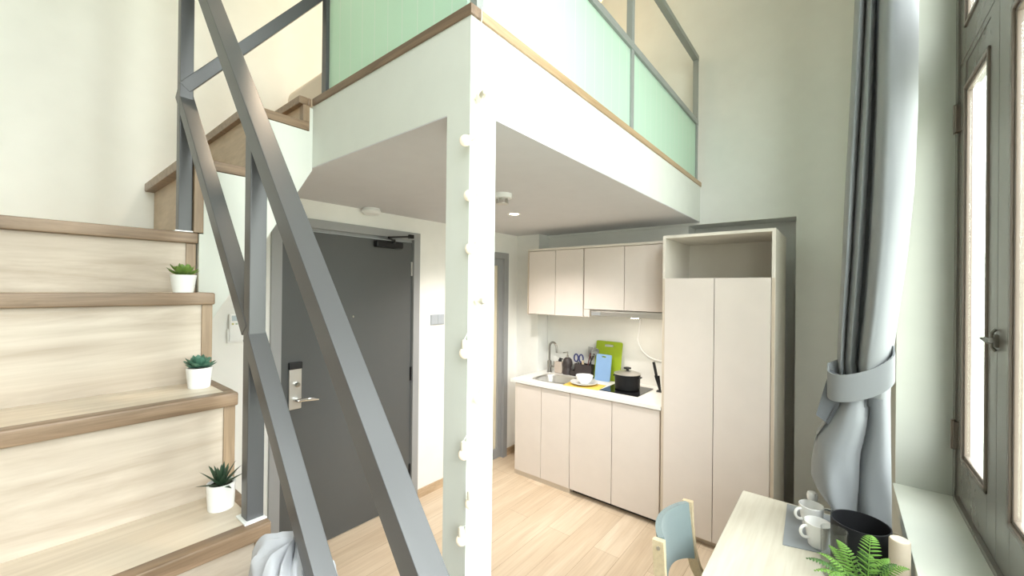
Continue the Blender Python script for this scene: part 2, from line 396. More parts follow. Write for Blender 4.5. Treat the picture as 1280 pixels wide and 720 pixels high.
for z in (1.12, 2.42):
    MB().box(.362, .385, 2.44, 2.472, z - .055, z + .055, .003).tube([(.364, 2.456, z - .06), (.364, 2.456, z + .06)], .008).build('hinge', MOULD, w1)
g = MB(); g.box(.366, .384, 1.90, 1.945, 1.535, 1.575, .003).tube([(.356, 1.94, 1.555), (.356, 1.90, 1.555), (.356, 1.87, 1.56)], .008)
g.tube([(.372, 1.915, 1.523), (.364, 1.915, 1.535), (.364, 1.915, 1.58), (.372, 1.915, 1.592)], .005).tube([(.375, 1.97, 1.557), (.352, 1.97, 1.557), (.352, 1.945, 1.557)], .005)
g.build('window_latch', mat('dull_latch_metal', (.22, .21, .19), .4, .8), w1)
# ------------------------------------------------------------------ stairs
XW = XL + .002
st = thing('staircase', 'pale oak winder staircase with walnut nosings climbing to the loft', 'staircase', (-1.4, 0, 0))
YE = .457; YB = -.9
NX = {1: (-1.21, 1.056), 2: (-1.476, 1.365), 3: (-1.72, 1.675), 4: (-1.935, 1.904)}   # nosing front x, tread top z
low = [(-.94, .747), (-.67, .437), (-.40, .127)]
seq = [(4,) + NX[4], (3,) + NX[3], (2,) + NX[2], (1,) + NX[1], (0,) + low[0], (-1,) + low[1], (-2,) + low[2]]
for i, (k, x, z) in enumerate(seq):
    zb = seq[i + 1][2] if i + 1 < len(seq) else 0
    xback = seq[i - 1][1] - .022 if i else XW
    NW = .042
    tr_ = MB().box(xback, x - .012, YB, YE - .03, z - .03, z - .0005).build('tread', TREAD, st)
    MB().box(x - .045, x, YB, YE, z - NW, z, .006).box(xback, x - .045, YE - .03, YE, z - NW, z, .004).build('nosing', NOSE, tr_)
    rs = MB().box(x - .04, x - .022, YB, YE - .035, zb - .001, z - NW).build('riser', STEP, st)
    MB().box(x - .045, x - .016, YE - .035, YE - .004, zb, z - NW, .002).build('corner_strip', NOSEV, rs)
    if zb < z - .05:
        MB().box(xback - .002, x - .045, YE - .028, YE - .012, max(zb - .04, 0) if i < 6 else 0, z - NW).build('side_panel', WHITE, st)
# upper flight along the wall
UP = [(.407, 2.195), (.615, 2.465), (.822, ZT)]    # nosing front y, tread top z
zprev = 1.904
for i, (y, z) in enumerate(UP):
    yb = UP[i + 1][0] + .022 if i < 2 else YC + .0
    if i < 2:
        ry = .440 if i == 0 else y + .018
        tr_ = MB().box(XW, XS - .03, y + .012, yb, z - .03, z - .0005).build('tread', STEPX, st)
        MB().box(XW, -1.985 if i == 0 else XS - .03, y, y + .045, z - .04, z, .005).box(XS - .03, XS + .004, ry, UP[i + 1][0] + .048, z - .04, z, .004).build('nosing', NOSE, tr_)
    else:
        tr_ = MB().box(XW, XS - .03, y + .012, YC, z - .03, z).build('tread', STEPX, st)
        ry = y + .018; MB().box(XW, XS + .004, y, y + .04, z - .035, z + .001, .004).box(XS - .03, XS + .004, y + .04, YC - .009, z - .035, z + .001, .004).build('nosing', NOSE, tr_)
    rs = MB().box(XW, XS - .035, ry + .004, ry + .022, zprev, z - .035).build('riser', STEPX, st)
    MB().box(XS - .035, XS + .004, ry, ry + .03, zprev, z - .035, .002).build('corner_strip', NOSEV, rs)
    zprev = z
# solid white carriage of the upper flight, with its raking soffit
pts = [(.4575, 1.485), (.885, 2.245), (.885, 2.535), (.871, 2.535), (.871, 2.423), (.664, 2.423), (.664, 2.153), (.471, 2.153), (.471, 1.90), (.4575, 1.90)]
MB().prism(pts, 'x', XW + .001, XS).build('stair_carriage', WHITE, st)

# stair railing
YR = .43
rl = thing('stair_railing', 'grey square-tube steel railing beside the oak stairs', 'railing', (-1.3, YR, 0))
def zt(x): return 2.70 - (x + 1.724) * 1.2265
def zl(x): return 2.421 - (x + 1.975) * 1.225
MB().box(-1.980, -1.938, .395, .437, 1.905, 3.45, .003).build('post', STEEL, rl)
MB().box(-1.294, -1.250, YR - .021, YR + .021, 1.057, zt(-1.28) - .01, .003).build('post', STEEL, rl)
MB().box(-.47, -.42, YR - .025, YR + .025, .128, zt(-.445), .003).build('post', STEEL, rl)
MB().bar((-1.98, YR, zt(-1.98)), (-.43, YR, zt(-.43)), (0, 1, 0), .052).build('handrail', STEEL, rl)
MB().bar((-1.992, YR - .012, zl(-1.992)), (-1.285, YR, zl(-1.285)), (0, 1, 0), .046).build('lower_rail', STEEL, rl)
MB().bar((-1.275, YR, zl(-1.275)), (-.45, YR, zl(-.45)), (0, 1, 0), .046).build('lower_rail', STEEL, rl)
MB().bar((-1.957, .41, 2.452), (-1.90, .895, 3.055), (1, 0, 0), .042).build('upper_lower_rail', STEEL, rl)
MB().bar((-1.957, .41, 3.16), (-1.90, .895, 3.68), (1, 0, 0), .042).build('upper_handrail', STEEL, rl)
MB().box(-1.99, -1.936, .385, .445, 1.9042, 1.908).build('foot_plate', INOX, rl)
MB().box(-1.305, -1.236, YR - .030, YR + .024, 1.0562, 1.060).build('foot_plate', PLASTW, rl)

# loft balustrade
bl = thing('loft_balustrade', 'grey framed loft balustrade with mint fluted panels', 'balustrade', (XM, YC, ZT))
ZM, ZH = 3.045, 3.56; GX = XM - .025; GY = YC + .028
def post(x, y, w_=.034, z1=ZH, m_=RAILG): MB().box(x - w_ / 2, x + w_ / 2, y - w_ / 2, y + w_ / 2, ZT, z1, .002).build('post', m_, bl)
YM = 2.15
YEND = 3.44
post(GX, YC + .05, .03); post(GX, YM); post(GX, YEND)
post(-1.845, GY, .04, ZH, STEEL)
MB().box(GX - .02, GX + .02, YC + .05, YEND + .017, ZM - .02, ZM + .02, .002).build('mid_rail', RAILG, bl)
MB().box(GX - .02, GX + .02, YC + .05, YEND + .017, ZH - .02, ZH + .02, .002).build('top_rail', RAILG, bl)
MB().box(-1.86, GX, GY - .02, GY + .02, ZM - .02, ZM + .02, .002).build('mid_rail', STEEL, bl)
MB().box(-1.86, GX, GY - .02, GY + .02, ZH - .02, ZH + .02, .002).build('top_rail', STEEL, bl)
MB().box(GX - .006, GX + .006, YC + .066, YM - .018, ZT, ZM - .02).build('panel', MINT, bl)
MB().box(GX - .006, GX + .006, YM + .018, YEND - .018, ZT, ZM - .02).build('panel', MINT, bl)
MB().box(-1.822, GX - .016, GY - .006, GY + .006, ZT, ZM - .02).build('panel', MINT, bl)
tag(MB().box(-1.02, -.945, .955, 1.02, ZT, ZT + .06, .012).build('battery_box', PLASTW), 'small white plastic box behind the loft panel near the corner', 'box')

# loft things
bd = thing('loft_bed', 'low bed with cream bedding on the loft, beyond the stairs', 'bed', (-2.28, 1.5, ZT))
MB().box(-2.62, -1.75, 1.02, 2.95, ZT - .03, ZT + .10, .01).build('bed_base', STEPX, bd)
MB().box(-2.615, -1.755, 1.03, 2.94, ZT + .10, ZT + .30, .06, seg=4).build('mattress', BED, bd)
pl = thing('pendant_lamp', 'warm glowing lamp high above the loft bed', 'lamp', (-1.62, 3.0, 4.5))
MB().lathe([(0, -.46), (.07, -.44), (.11, -.38), (.12, -.32), (.10, -.25), (.05, -.21), (0, -.20)], (-1.62, 3.0, 4.5), 24).build('lamp_shade', WARM, pl)
MB().tube([(-1.62, 3.0, 4.5), (-1.62, 3.0, 4.28)], .006).build('cord', BLACK, pl)
lw = bpy.data.lights.new('loft_lamp_light', 'POINT'); lw.energy = 2.5; lw.color = (1, .74, .48); lw.shadow_soft_size = .13
lo = bpy.data.objects.new('loft_lamp_light', lw); COL.objects.link(lo); lo.location = (-1.62, 2.98, 3.86)

ld_ = thing('loft_downlight', 'round warm downlight in the high ceiling above the stair head', 'downlight', (-2.05, 1.3, TOP))
MB().lathe([(.07, 0), (.07, -.006), (.05, -.008), (.05, 0)], (-2.05, 1.3, TOP), 28).build('trim_ring', PLASTW, ld_)
MB().lathe([(0, -.001), (.05, -.001), (.05, -.004), (0, -.004)], (-2.05, 1.3, TOP), 24).build('lamp_face', LED, ld_)
l2 = bpy.data.lights.new('loft_downlight_beam', 'SPOT'); l2.energy = 85; l2.color = (1, .78, .55); l2.spot_size = 1.7; l2.spot_blend = 1; l2.shadow_soft_size = .05
o = bpy.data.objects.new('loft_downlight_beam', l2); COL.objects.link(o); o.location = (-2.05, 1.3, TOP - .02)

# ------------------------------------------------------------------ kitchen
YF = 2.934
def base_unit(x0, x1, split, plinth, label):
    t = thing('base_cabinet', label, 'cabinet', ((x0 + x1) / 2, 3.2, 0), 'base cabinets under the white worktop')
    MB().box(x0, x0 + .018, YF + .02, 3.50, .06, .845).box(x1 - .018, x1, YF + .02, 3.50, .06, .845).box(x0 + .018, x1 - .018, YF + .02, 3.50, .06, .08).box(x0 + .018, x1 - .018, 3.48, 3.50, .08, .845).box(x0 + .018, x1 - .018, YF + .02, YF + .05, .80, .845).build('cabinet_body', CABEDGE, t)
    MB().box(x0, x1, YF + .012 if plinth else YF + .06, YF + .09, 0, .06).build('plinth', CABEDGE if plinth else GAP, t)
    for a, b in split: MB().box(a + .0025, b - .0025, YF, YF + .019, .045, .836, .0015).build('door', CAB, t)
base_unit(-2.333, -1.745, [(-2.326, -2.034), (-2.034, -1.745)], True, 'base cabinet under the sink with two narrow beige doors')
base_unit(-1.744, -.992, [(-1.744, -1.37), (-1.37, -1.0)], False, 'base cabinet under the hob with two wide beige doors')
# counter with sink cutout
SX0, SX1, SY0, SY1 = -2.22, -1.87, 3.04, 3.33
ct = MB()
ct.box(-2.368, SX0, YF - .018, 3.53, .846, .872).box(SX1, -.989, YF - .018, 3.53, .846, .872)
ct.box(SX0, SX1, YF - .018, SY0, .846, .872).box(SX0, SX1, SY1, 3.53, .846, .872)
tag(ct.build('kitchen_worktop', COUNTER), 'thin white kitchen worktop over the beige base cabinets', 'worktop')
def rr(cx, cy, hx, hy, r, z, n=6):
    P = []
    for qx, qy, a0 in ((1, 1, 0), (-1, 1, pi / 2), (-1, -1, pi), (1, -1, 3 * pi / 2)):
        for k in range(n):
            a = a0 + pi / 2 * k / (n - 1); P.append((cx + qx * (hx - r) + r * math.cos(a), cy + qy * (hy - r) + r * math.sin(a), z))
    return P
sk = thing('kitchen_sink', 'small stainless steel sink set in the white worktop', 'sink', ((SX0 + SX1) / 2, (SY0 + SY1) / 2, .872))
cx, cy = (SX0 + SX1) / 2, (SY0 + SY1) / 2; hx, hy = (SX1 - SX0) / 2, (SY1 - SY0) / 2
MB().grid([rr(cx, cy, hx + .015, hy + .015, .09, .8745), rr(cx, cy, hx - .004, hy - .004, .085, .8745), rr(cx, cy, hx - .012, hy - .012, .08, .86), rr(cx, cy, hx - .03, hy - .03, .07, .73), rr(cx, cy, .04, .04, .035, .722), rr(cx, cy, .001, .001, .0005, .722)], cu=True).build('basin', INOX, sk)
MB().lathe([(0, .722), (.035, .722), (.035, .727), (.02, .729), (0, .726)], (cx, cy, 0), 20).build('drain', CHROME, sk)
SHIFT_X = -0.05
fc = thing('kitchen_tap', 'tall gooseneck chrome tap behind the sink', 'tap', (-2.2, 3.40, .872))
tx, ty = -2.215, 3.405
MB().lathe([(0, 0), (.026, 0), (.026, .008), (.021, .012), (.021, .11), (.013, .12), (0, .12)], (tx, ty, .872), 20).build('tap_body', TAPM, fc)
arc = [(tx, ty, .98), (tx, ty, 1.12)] + [(tx + .055 - .055 * math.cos(a), ty - (.02 - .02 * math.cos(a)), 1.12 + .055 * math.sin(a)) for a in [pi * k / 10 for k in range(1, 11)]] + [(tx + .112, ty - .04, 1.08)]
MB().tube(arc, .011, 12).build('spout', TAPM, fc)
MB().tube([(tx + .015, ty, .935), (tx + .055, ty - .005, .935)], .008).tube([(tx + .05, ty - .005, .925), (tx + .056, ty - .005, .99)], .005).build('tap_lever', TAPM, fc)

SHIFT_X = 0
# upper cabinets and hood
YU = 3.1
def upper(x0, x1, doors, zb, label, filler=None):
    t = thing('wall_cabinet', label, 'cabinet', ((x0 + x1) / 2, 3.3, 1.47), 'wall cabinets above the backsplash')
    MB().box(x0, x1, YU + .02, 3.53, zb, 2.06).build('cabinet_body', CABEDGE, t)
    for a, b in doors: MB().box(a + .0025, b - .0025, YU, YU + .019, zb, 2.052, .0015).build('door', CAB, t)
    if filler: MB().box(*filler, YU, YU + .019, 1.468, 1.533, .001).build('filler_strip', CAB, t)
    MB().box(x0 - .004, x1 + .002, YU - .004, 3.53, 2.056, 2.076, .001).build('top_panel', CABIN, t)
    return t
t = upper(-2.312, -1.722, [(-2.306, -2.008), (-2.008, -1.722)], 1.468, 'left wall cabinet with two narrow doors above the sink')
MB().box(-2.318, -2.309, YU - .002, 3.53, 1.462, 2.06).build('side_panel', CABEDGE, t)
upper(-1.716, -.99, [(-1.716, -1.352), (-1.352, -.995)], 1.535, 'right wall cabinet with two wide doors above the cooker hood', (-1.716, -1.663))
hd_ = thing('cooker_hood', 'slim stainless cooker hood under the right wall cabinet', 'cooker hood', (-1.35, 3.3, 1.47))
MB().box(-1.655, -.995, YU + .015, 3.50, 1.478, 1.53, .002).build('hood_body', INOX, hd_)
MB().box(-1.65, -1.0, YU + .004, YU + .016, 1.480, 1.518, .002).build('front_panel', INOX, hd_)
MB().box(-1.645, -1.56, YU + .001, YU + .006, 1.486, 1.512, .001).build('control_panel', FRAME, hd_)
MB().lathe([(0, 0), (.03, 0), (.03, -.006), (0, -.008)], (-1.28, YU + .05, 1.479), 20).build('hood_lamp', LED, hd_)
lh = bpy.data.lights.new('hood_light', 'AREA'); lh.shape = 'DISK'; lh.size = .06; lh.energy = 1.6; lh.color = (1, .92, .8)
o = bpy.data.objects.new('hood_light', lh); COL.objects.link(o); o.location = (-1.28, YU + .06, 1.465)
struct(MB().box(-2.368, -.989, 3.519, 3.53, .872, 1.468), 'backsplash', SPLASH, 'plain white backsplash panel between counter and wall cabinets', 'backsplash')

# tall cabinet
tl = thing('tall_cabinet', 'tall beige two-door cabinet with open top shelf', 'cabinet', (-.64, 3.2, 0))
A, B, Y0, Y1, Z = -.985, -.308, 2.914, 3.50, 2.088
q = MB(); q.box(A, A + .02, Y0, Y1, 0, Z, .001).box(B - .02, B, Y0, Y1, 0, Z, .001).box(A + .02, B - .02, Y0, Y1, Z - .02, Z, .001).box(A + .02, B - .02, Y1 - .01, Y1, .05, Z - .02)
q.box(A + .02, B - .02, Y0 + .02, Y1 - .01, 1.765, 1.783).box(A + .02, B - .02, Y0 + .03, Y1 - .01, .05, .07)
q.build('cabinet_body', CABIN, tl)
MB().box(A + .02, B - .02, Y0 + .04, Y0 + .06, 0, .05).build('plinth', CABEDGE, tl)
q = MB()
for x in (A, B - .02): q.box(x + .001, x + .019, Y0 - .002, Y0 + .001, 0, 1.785)
q.build('edge_strip', CABEDGE, tl)
for a, b in ((A + .018, -.649), (-.645, B - .022)): MB().box(a, b, Y0 - .004, Y0 + .016, .05, 1.786, .0015).build('door', CAB, tl)

# counter things
ZC = .872
def rotz(a): return Matrix.Rotation(a, 4, 'Z')
SHIFT_X = -0.06
q = thing('soap_bottle', 'taupe pump soap bottle beside the tap', 'soap bottle', (-2.10, 3.44, ZC))
MB().box(-2.148, -2.062, 3.40, 3.47, ZC, ZC + .115, .014, seg=3).build('bottle_body', BEIGEP, q)
MB().lathe([(0, .115), (.016, .115), (.016, .135), (.008, .137), (.008, .15), (0, .15)], (-2.10, 3.435, ZC), 14).tube([(-2.10, 3.435, ZC + .145), (-2.06, 3.42, ZC + .143)], .006).build('pump', BLACK, q)
SHIFT_X = 0
SHIFT_X = -0.09
q = thing('soap_dispenser', 'rounded black dish soap dispenser left of the organiser', 'soap dispenser', (-1.975, 3.45, ZC))
MB().lathe([(0, 0), (.046, 0), (.048, .02), (.040, .055), (.038, .065), (.045, .09), (.047, .115), (.040, .145), (.022, .162), (0, .165)], (-1.985, 3.44, ZC), 24).build('bottle_body', DARKB, q)
MB().lathe([(0, .16), (.012, .16), (.012, .185), (.006, .19), (.006, .22), (0, .22)], (-1.985, 3.44, ZC), 14).tube([(-1.985, 3.44, ZC + .215), (-2.03, 3.43, ZC + .205)], .006).build('pump', CHROME, q)
SHIFT_X = 0
SHIFT_X = -0.118
og = thing('utensil_organiser', 'dark stepped utensil organiser left of the cutting boards', 'organiser', (-1.79, 3.44, ZC))
q = MB()
x0, x1, y0, y1, h = -1.86, -1.675, 3.405, 3.485, .12
q.box(x0, x1, y0, y0 + .004, ZC, ZC + h).box(x0, x1, y1 - .004, y1, ZC, ZC + h).box(x0, x0 + .004, y0, y1, ZC, ZC + h).box(x1 - .004, x1, y0, y1, ZC, ZC + h).box(x0, x1, y0, y1, ZC, ZC + .006).box(-1.77, -1.766, y0, y1, ZC, ZC + h)
q.box(-1.912, x0, y0, y0 + .004, ZC, ZC + .045).box(-1.912, x0, y1 - .004, y1, ZC, ZC + .045).box(-1.912, -1.908, y0, y1, ZC, ZC + .045).box(-1.912, x0, y0, y1, ZC, ZC + .006)
q.build('organiser_body', DARKB, og, smooth=False)
sc = thing('kitchen_scissors', 'navy handled scissors standing in the dark organiser', 'scissors', (-1.83, 3.44, ZC + .01))
q = MB()
for s, cxx in ((-1, -1.862), (1, -1.808)):
    q.tube([(cxx + .022 * math.cos(a), 3.44, ZC + .17 + .036 * math.sin(a)) for a in [2 * pi * k / 16 for k in range(16)]], .0075, 8, True)
q.build('handles', NAVY, sc)
MB().bar((-1.85, 3.443, ZC + .135), (-1.822, 3.443, ZC + .01), (0, 1, 0), .008).bar((-1.82, 3.437, ZC + .135), (-1.84, 3.437, ZC + .01), (0, 1, 0), .008).build('blades', INOX, sc)
ld = thing('soup_ladle', 'dark ladle leaning in the utensil organiser', 'ladle', (-1.71, 3.44, ZC + .01))
MB().tube([(-1.755, 3.45, ZC + .015), (-1.715, 3.45, ZC + .14), (-1.675, 3.45, ZC + .225)], [.006, .006, .008], 10).build('handle', DARKB, ld)
MB().lathe([(0, -.022), (.025, -.016), (.038, 0), (.040, .012), (.036, .012), (.024, -.011), (0, -.016)], (-1.668, 3.445, ZC + .25), 20, Matrix.Rotation(2.1, 4, 'Y') @ Matrix.Rotation(.5, 4, 'X')).build('bowl', DUSK, ld)
sp_ = thing('spatula', 'flat dark turner standing upright beside the ladle', 'spatula', (-1.70, 3.46, ZC + .01))
MB().tube([(-1.715, 3.470, ZC + .012), (-1.725, 3.476, ZC + .20)], .006).build('handle', DARKB, sp_)
MB().box(-1.752, -1.702, 3.474, 3.479, ZC + .19, ZC + .285, .003).build('blade', DUSK, sp_)
kn = thing('wooden_handled_peeler', 'small utensil with a pale yellow wooden handle in the organiser', 'utensil', (-1.79, 3.44, ZC + .01))
MB().tube([(-1.79, 3.44, ZC + .012), (-1.79, 3.44, ZC + .10)], .005).build('shank', INOX, kn)
MB().tube([(-1.79, 3.44, ZC + .10), (-1.788, 3.44, ZC + .155)], [.010, .012], 12).build('handle', BIRCH, kn)
tg = tag(MB().tube([(-1.745, 3.425, ZC + .012), (-1.72, 3.425, ZC + .15), (-1.70, 3.425, ZC + .235)], [.005, .006, .007], 10).build('utensil_rod', mat('maroon', (.10, .03, .03), .5)), 'thin maroon utensil handle leaning beside the ladle', 'utensil')
SHIFT_X = 0
# cutting boards
def board(name, x0, x1, yb, hgt, lean, m_, label, hole):
    n = 5; w_ = x1 - x0
    q = MB(); b = bmesh.new()
    out = [(p[0], p[1]) for p in rr((x0 + x1) / 2, hgt / 2, w_ / 2, hgt / 2, .015, 0, 5)]
    inn = [(p[0], p[1]) for p in rr((x0 + x1) / 2, hgt - hole[1], hole[0], hole[2], hole[2] * .98, 0, 5)]
    d = .008
    V = [[b.verts.new((p[0], t, p[1])) for p in L] for t in (0, d) for L in (out, inn)]
    N = len(out)
    for i in range(N):
        j = (i + 1) % N
        b.faces.new((V[0][i], V[0][j], V[1][j], V[1][i])); b.faces.new((V[2][i], V[3][i], V[3][j], V[2][j]))
        b.faces.new((V[0][i], V[2][i], V[2][j], V[0][j])); b.faces.new((V[1][i], V[1][j], V[3][j], V[3][i]))
    bmesh.ops.recalc_face_normals(b, faces=b.faces)
    bmesh.ops.transform(b, matrix=Matrix.Translation((0, yb, ZC + .001)) @ Matrix.Rotation(-lean, 4, 'X'), verts=b.verts)
    q._merge(b); o = q.build(name, m_); return tag(o, label, 'cutting board')
SHIFT_X = -0.09
board('cutting_board', -1.705, -1.445, 3.44, .355, .17, LIME, 'large lime green cutting board leaning on the backsplash', (.045, .04, .011))
board('cutting_board', -1.665, -1.515, 3.385, .24, .17, BLUE, 'smaller sky blue cutting board in front of the lime one', (.022, .022, .006))
SHIFT_X = 0
# placemat, plate, bowl
pm = MB().box(-.16, .16, -.10, .10, 0, .003, .001, Matrix.Translation((-1.715, 3.13, ZC + .0005)) @ rotz(.12)).build('placemat', YELLOW); tag(pm, 'yellow woven placemat on the white worktop', 'placemat')
tag(MB().lathe([(0, 0), (.06, 0), (.075, .006), (.118, .018), (.119, .021), (.075, .010), (.06, .006), (0, .006)], (-1.735, 3.15, ZC + .0045), 40).build('dinner_plate', CERAM), 'round white plate on the yellow placemat', 'plate')
tag(MB().lathe([(0, 0), (.038, 0), (.042, .006), (.066, .03), (.076, .068), (.074, .070), (.062, .03), (.03, .010), (0, .009)], (-1.735, 3.16, ZC + .0115), 36).build('soup_bowl', CERAM), 'white bowl standing on the white plate', 'bowl')
# hob and pot
tag(MB().box(-1.54, -1.215, 3.06, 3.40, ZC, ZC + .005, .002).build('induction_hob', HOBM), 'black glass induction hob set on the worktop', 'hob')
pt = thing('cooking_pot', 'black cooking pot with glass lid on the hob', 'pot', (-1.375, 3.24, ZC + .006))
pc = (-1.375, 3.235, ZC + .0055)
MB().lathe([(0, 0), (.092, 0), (.100, .006), (.104, .125), (.107, .128), (.102, .128), (.097, .02), (.09, .01), (0, .008)], pc, 40).build('pot_body', PANM, pt)
lid = MB().lathe([(.108, .128), (.108, .133), (.10, .136), (.06, .150), (.02, .155), (0, .155), (0, .152), (.06, .146), (.098, .132)], pc, 40).build('lid', INOX, pt)
MB().lathe([(0, .154), (.012, .154), (.012, .165), (.030, .169), (.030, .180), (.012, .184), (0, .184)], pc, 20).build('lid_knob', BLACK, lid)
for s in (-1, 1): MB().box(pc[0] + s * .103 - .012, pc[0] + s * .103 + .012, pc[1] - .03, pc[1] + .03, pc[2] + .10, pc[2] + .112, .004).build('side_handle', BLACK, pt)
kf = thing('kitchen_knife', 'black knife standing upright on its foot beside the tall cabinet', 'knife', (-1.15, 3.34, ZC))
KM = Matrix.Translation((-1.142, 3.34, ZC + .010)) @ Matrix.Rotation(-.22, 4, 'Y')
q = MB().prism([(-.006, .0), (.010, .0), (.024, .12), (-.020, .125)], 'y', -.0015, .0015); bmesh.ops.transform(q.bm, matrix=KM, verts=q.bm.verts); q.build('blade', BLK_M, kf)
q = MB().box(-.012, .008, -.009, .009, .12, .235, .004); bmesh.ops.transform(q.bm, matrix=KM, verts=q.bm.verts); q.build('handle', BLACK, kf)
MB().box(-1.165, -1.122, 3.32, 3.36, ZC, ZC + .012, .003).build('foot', BLACK, kf)
cb = [(-1.375, 3.511, 1.48)]
for k in range(1, 15):
    a = pi + (k / 14) * 1.75
    cb.append((-1.20 + .20 * math.cos(a), 3.511, 1.28 + .185 * math.sin(a)))
cb += [(-1.06, 3.511, 1.17), (-.99, 3.511, 1.24)]
tag(MB().tube(cb, .007, 8).build('power_cable', PLASTW), 'white cable looping down the backsplash from the hood', 'cable')

# ceiling devices under the loft
sd = thing('smoke_detector', 'round white smoke detector above the entrance door', 'smoke detector', (-2.575, 1.60, ZS))
MB().lathe([(0, 0), (.058, 0), (.058, -.012), (.05, -.016), (0, -.016)], (-2.58, 1.60, ZS), 28).build('base', PLASTW, sd)
MB().lathe([(0, -.014), (.062, -.016), (.064, -.03), (.05, -.045), (0, -.048)], (-2.58, 1.60, ZS), 28).build('cover', PLASTW, sd)
sn = thing('ceiling_sensor', 'white ceiling sensor with open cage near the downlight', 'sensor', (-1.54, 1.8, ZS))
MB().lathe([(0, 0), (.055, 0), (.055, -.03), (.045, -.034), (0, -.034)], (-1.545, 1.81, ZS), 28).build('base', PLASTW, sn)
q = MB()
for k in range(5):
    a = 2 * pi * k / 5; q.box(-1.545 + .032 * math.cos(a) - .006, -1.545 + .032 * math.cos(a) + .006, 1.81 + .032 * math.sin(a) - .004, 1.81 + .032 * math.sin(a) + .004, ZS - .062, ZS - .034)
q.lathe([(0, -.06), (.036, -.06), (.036, -.064), (0, -.064)], (-1.545, 1.81, ZS), 20).build('cage', INOX, sn)
dl = thing('downlight', 'small round warm downlight in the loft underside', 'downlight', (-1.89, 2.35, ZS))
MB().lathe([(.052, 0), (.052, -.005), (.036, -.006), (.036, 0)], (-1.89, 2.35, ZS), 28).build('trim_ring', PLASTW, dl)
MB().lathe([(0, -.001), (.036, -.001), (.036, -.004), (0, -.004)], (-1.89, 2.35, ZS), 24).build('lamp_face', LED, dl)
ls = bpy.data.lights.new('downlight_beam', 'SPOT'); ls.energy = 90; ls.color = (1, .93, .86); ls.spot_size = 2.3; ls.spot_blend = .8; ls.shadow_soft_size = .035
o = bpy.data.objects.new('downlight_beam', ls); COL.objects.link(o); o.location = (-1.89, 2.35, ZS - .012)

# wall devices
sw = thing('light_switch', 'double grey light switch between entrance door and column', 'switch', (XL, 2.26, 1.43))
MB().box(XL, XL + .008, 2.195, 2.345, 1.392, 1.478, .003).build('plate', PLASTG, sw)
for y in (2.20, 2.272): MB().box(XL + .008, XL + .012, y, y + .068, 1.396, 1.474, .002).build('rocker', PLASTG, sw)
sw = thing('light_switch', 'small white light switch behind the railing post', 'switch', (XL, .88, 1.46))
MB().box(XL, XL + .008, .835, .92, 1.415, 1.50, .003).build('plate', PLASTW, sw)
MB().box(XL + .008, XL + .012, .85, .905, 1.43, 1.485, .002).build('rocker', PLASTW, sw)
rm = thing('air_conditioner_remote', 'white remote control in its holder under the stairs', 'remote control', (XL, .78, 1.39))
MB().box(XL, XL + .022, .755, .835, 1.383, 1.46, .004).build('holder', PLASTW, rm)
MB().box(XL + .008, XL + .03, .762, .828, 1.39, 1.545, .006).build('remote_body', PLASTW, rm)
MB().box(XL + .03, XL + .032, .772, .818, 1.505, 1.535, .001).build('screen', SCREEN, rm)
for i, c in enumerate(((.6, .55, .2), (.4, .5, .4), (.2, .35, .35))):
    MB().box(XL + .03, XL + .033, .772 + i * .018, .782 + i * .018, 1.484, 1.493, .001).build('button', mat('button_tint', c), rm)

# fairy lights
fl = thing('string_lights', 'string of ten small white globe bulbs hanging down the column corner', 'string lights', (XM, YC, 2.3))
BP = [(-.868, .909, 2.29, 'f'), (-.882, .858, 2.145, 'n'), (-.872, .868, 1.98, 'n'), (-.868, .872, 1.82, 'n'), (-.870, .918, 1.662, 'f'),
      (-.880, .864, 1.505, 'd'), (-.866, .914, 1.358, 'd2'), (-.879, .864, 1.200, 'd'), (-.868, .884, 1.048, 'd'), (-.883, .862, .942, 'd')]
prev = None; wp = [(-.882, .925, ZT + .01), (-.878, .915, 2.45)]
for x, y, z, k in BP:
    T = {'f': Matrix.Rotation(pi / 2, 4, 'Y') @ Matrix.Rotation(.5, 4, 'X'), 'n': Matrix.Rotation(-.9, 4, 'X') @ Matrix.Rotation(.6, 4, 'Y'), 'd': Matrix.Rotation(.1, 4, 'X'), 'd2': Matrix.Rotation(-.55, 4, 'X')}[k]
    r = .0175
    b_ = MB().lathe([(0, -r)] + [(r * math.sin(a), -r * math.cos(a)) for a in [pi * j / 12 for j in range(1, 11)]] + [(.008, r * .95), (0, r)], (x, y, z), 20, T).build('bulb', BULB, fl)
    MB().lathe([(0, .012), (.010, .012), (.011, .02), (.009, .036), (.006, .04), (0, .04)], (x, y, z), 16, T).build('socket', SOCKET, b_)
    tip = T @ Vector((0, 0, .04)); wp.append((x + tip.x * .9, y + tip.y * .9, z + tip.z)); wp.append((-.876 + random.uniform(-.003, .004), .886 + random.uniform(0, .016), z - .07))
MB().tube(wp, .0014, 6).build('wire', WIRE, fl)

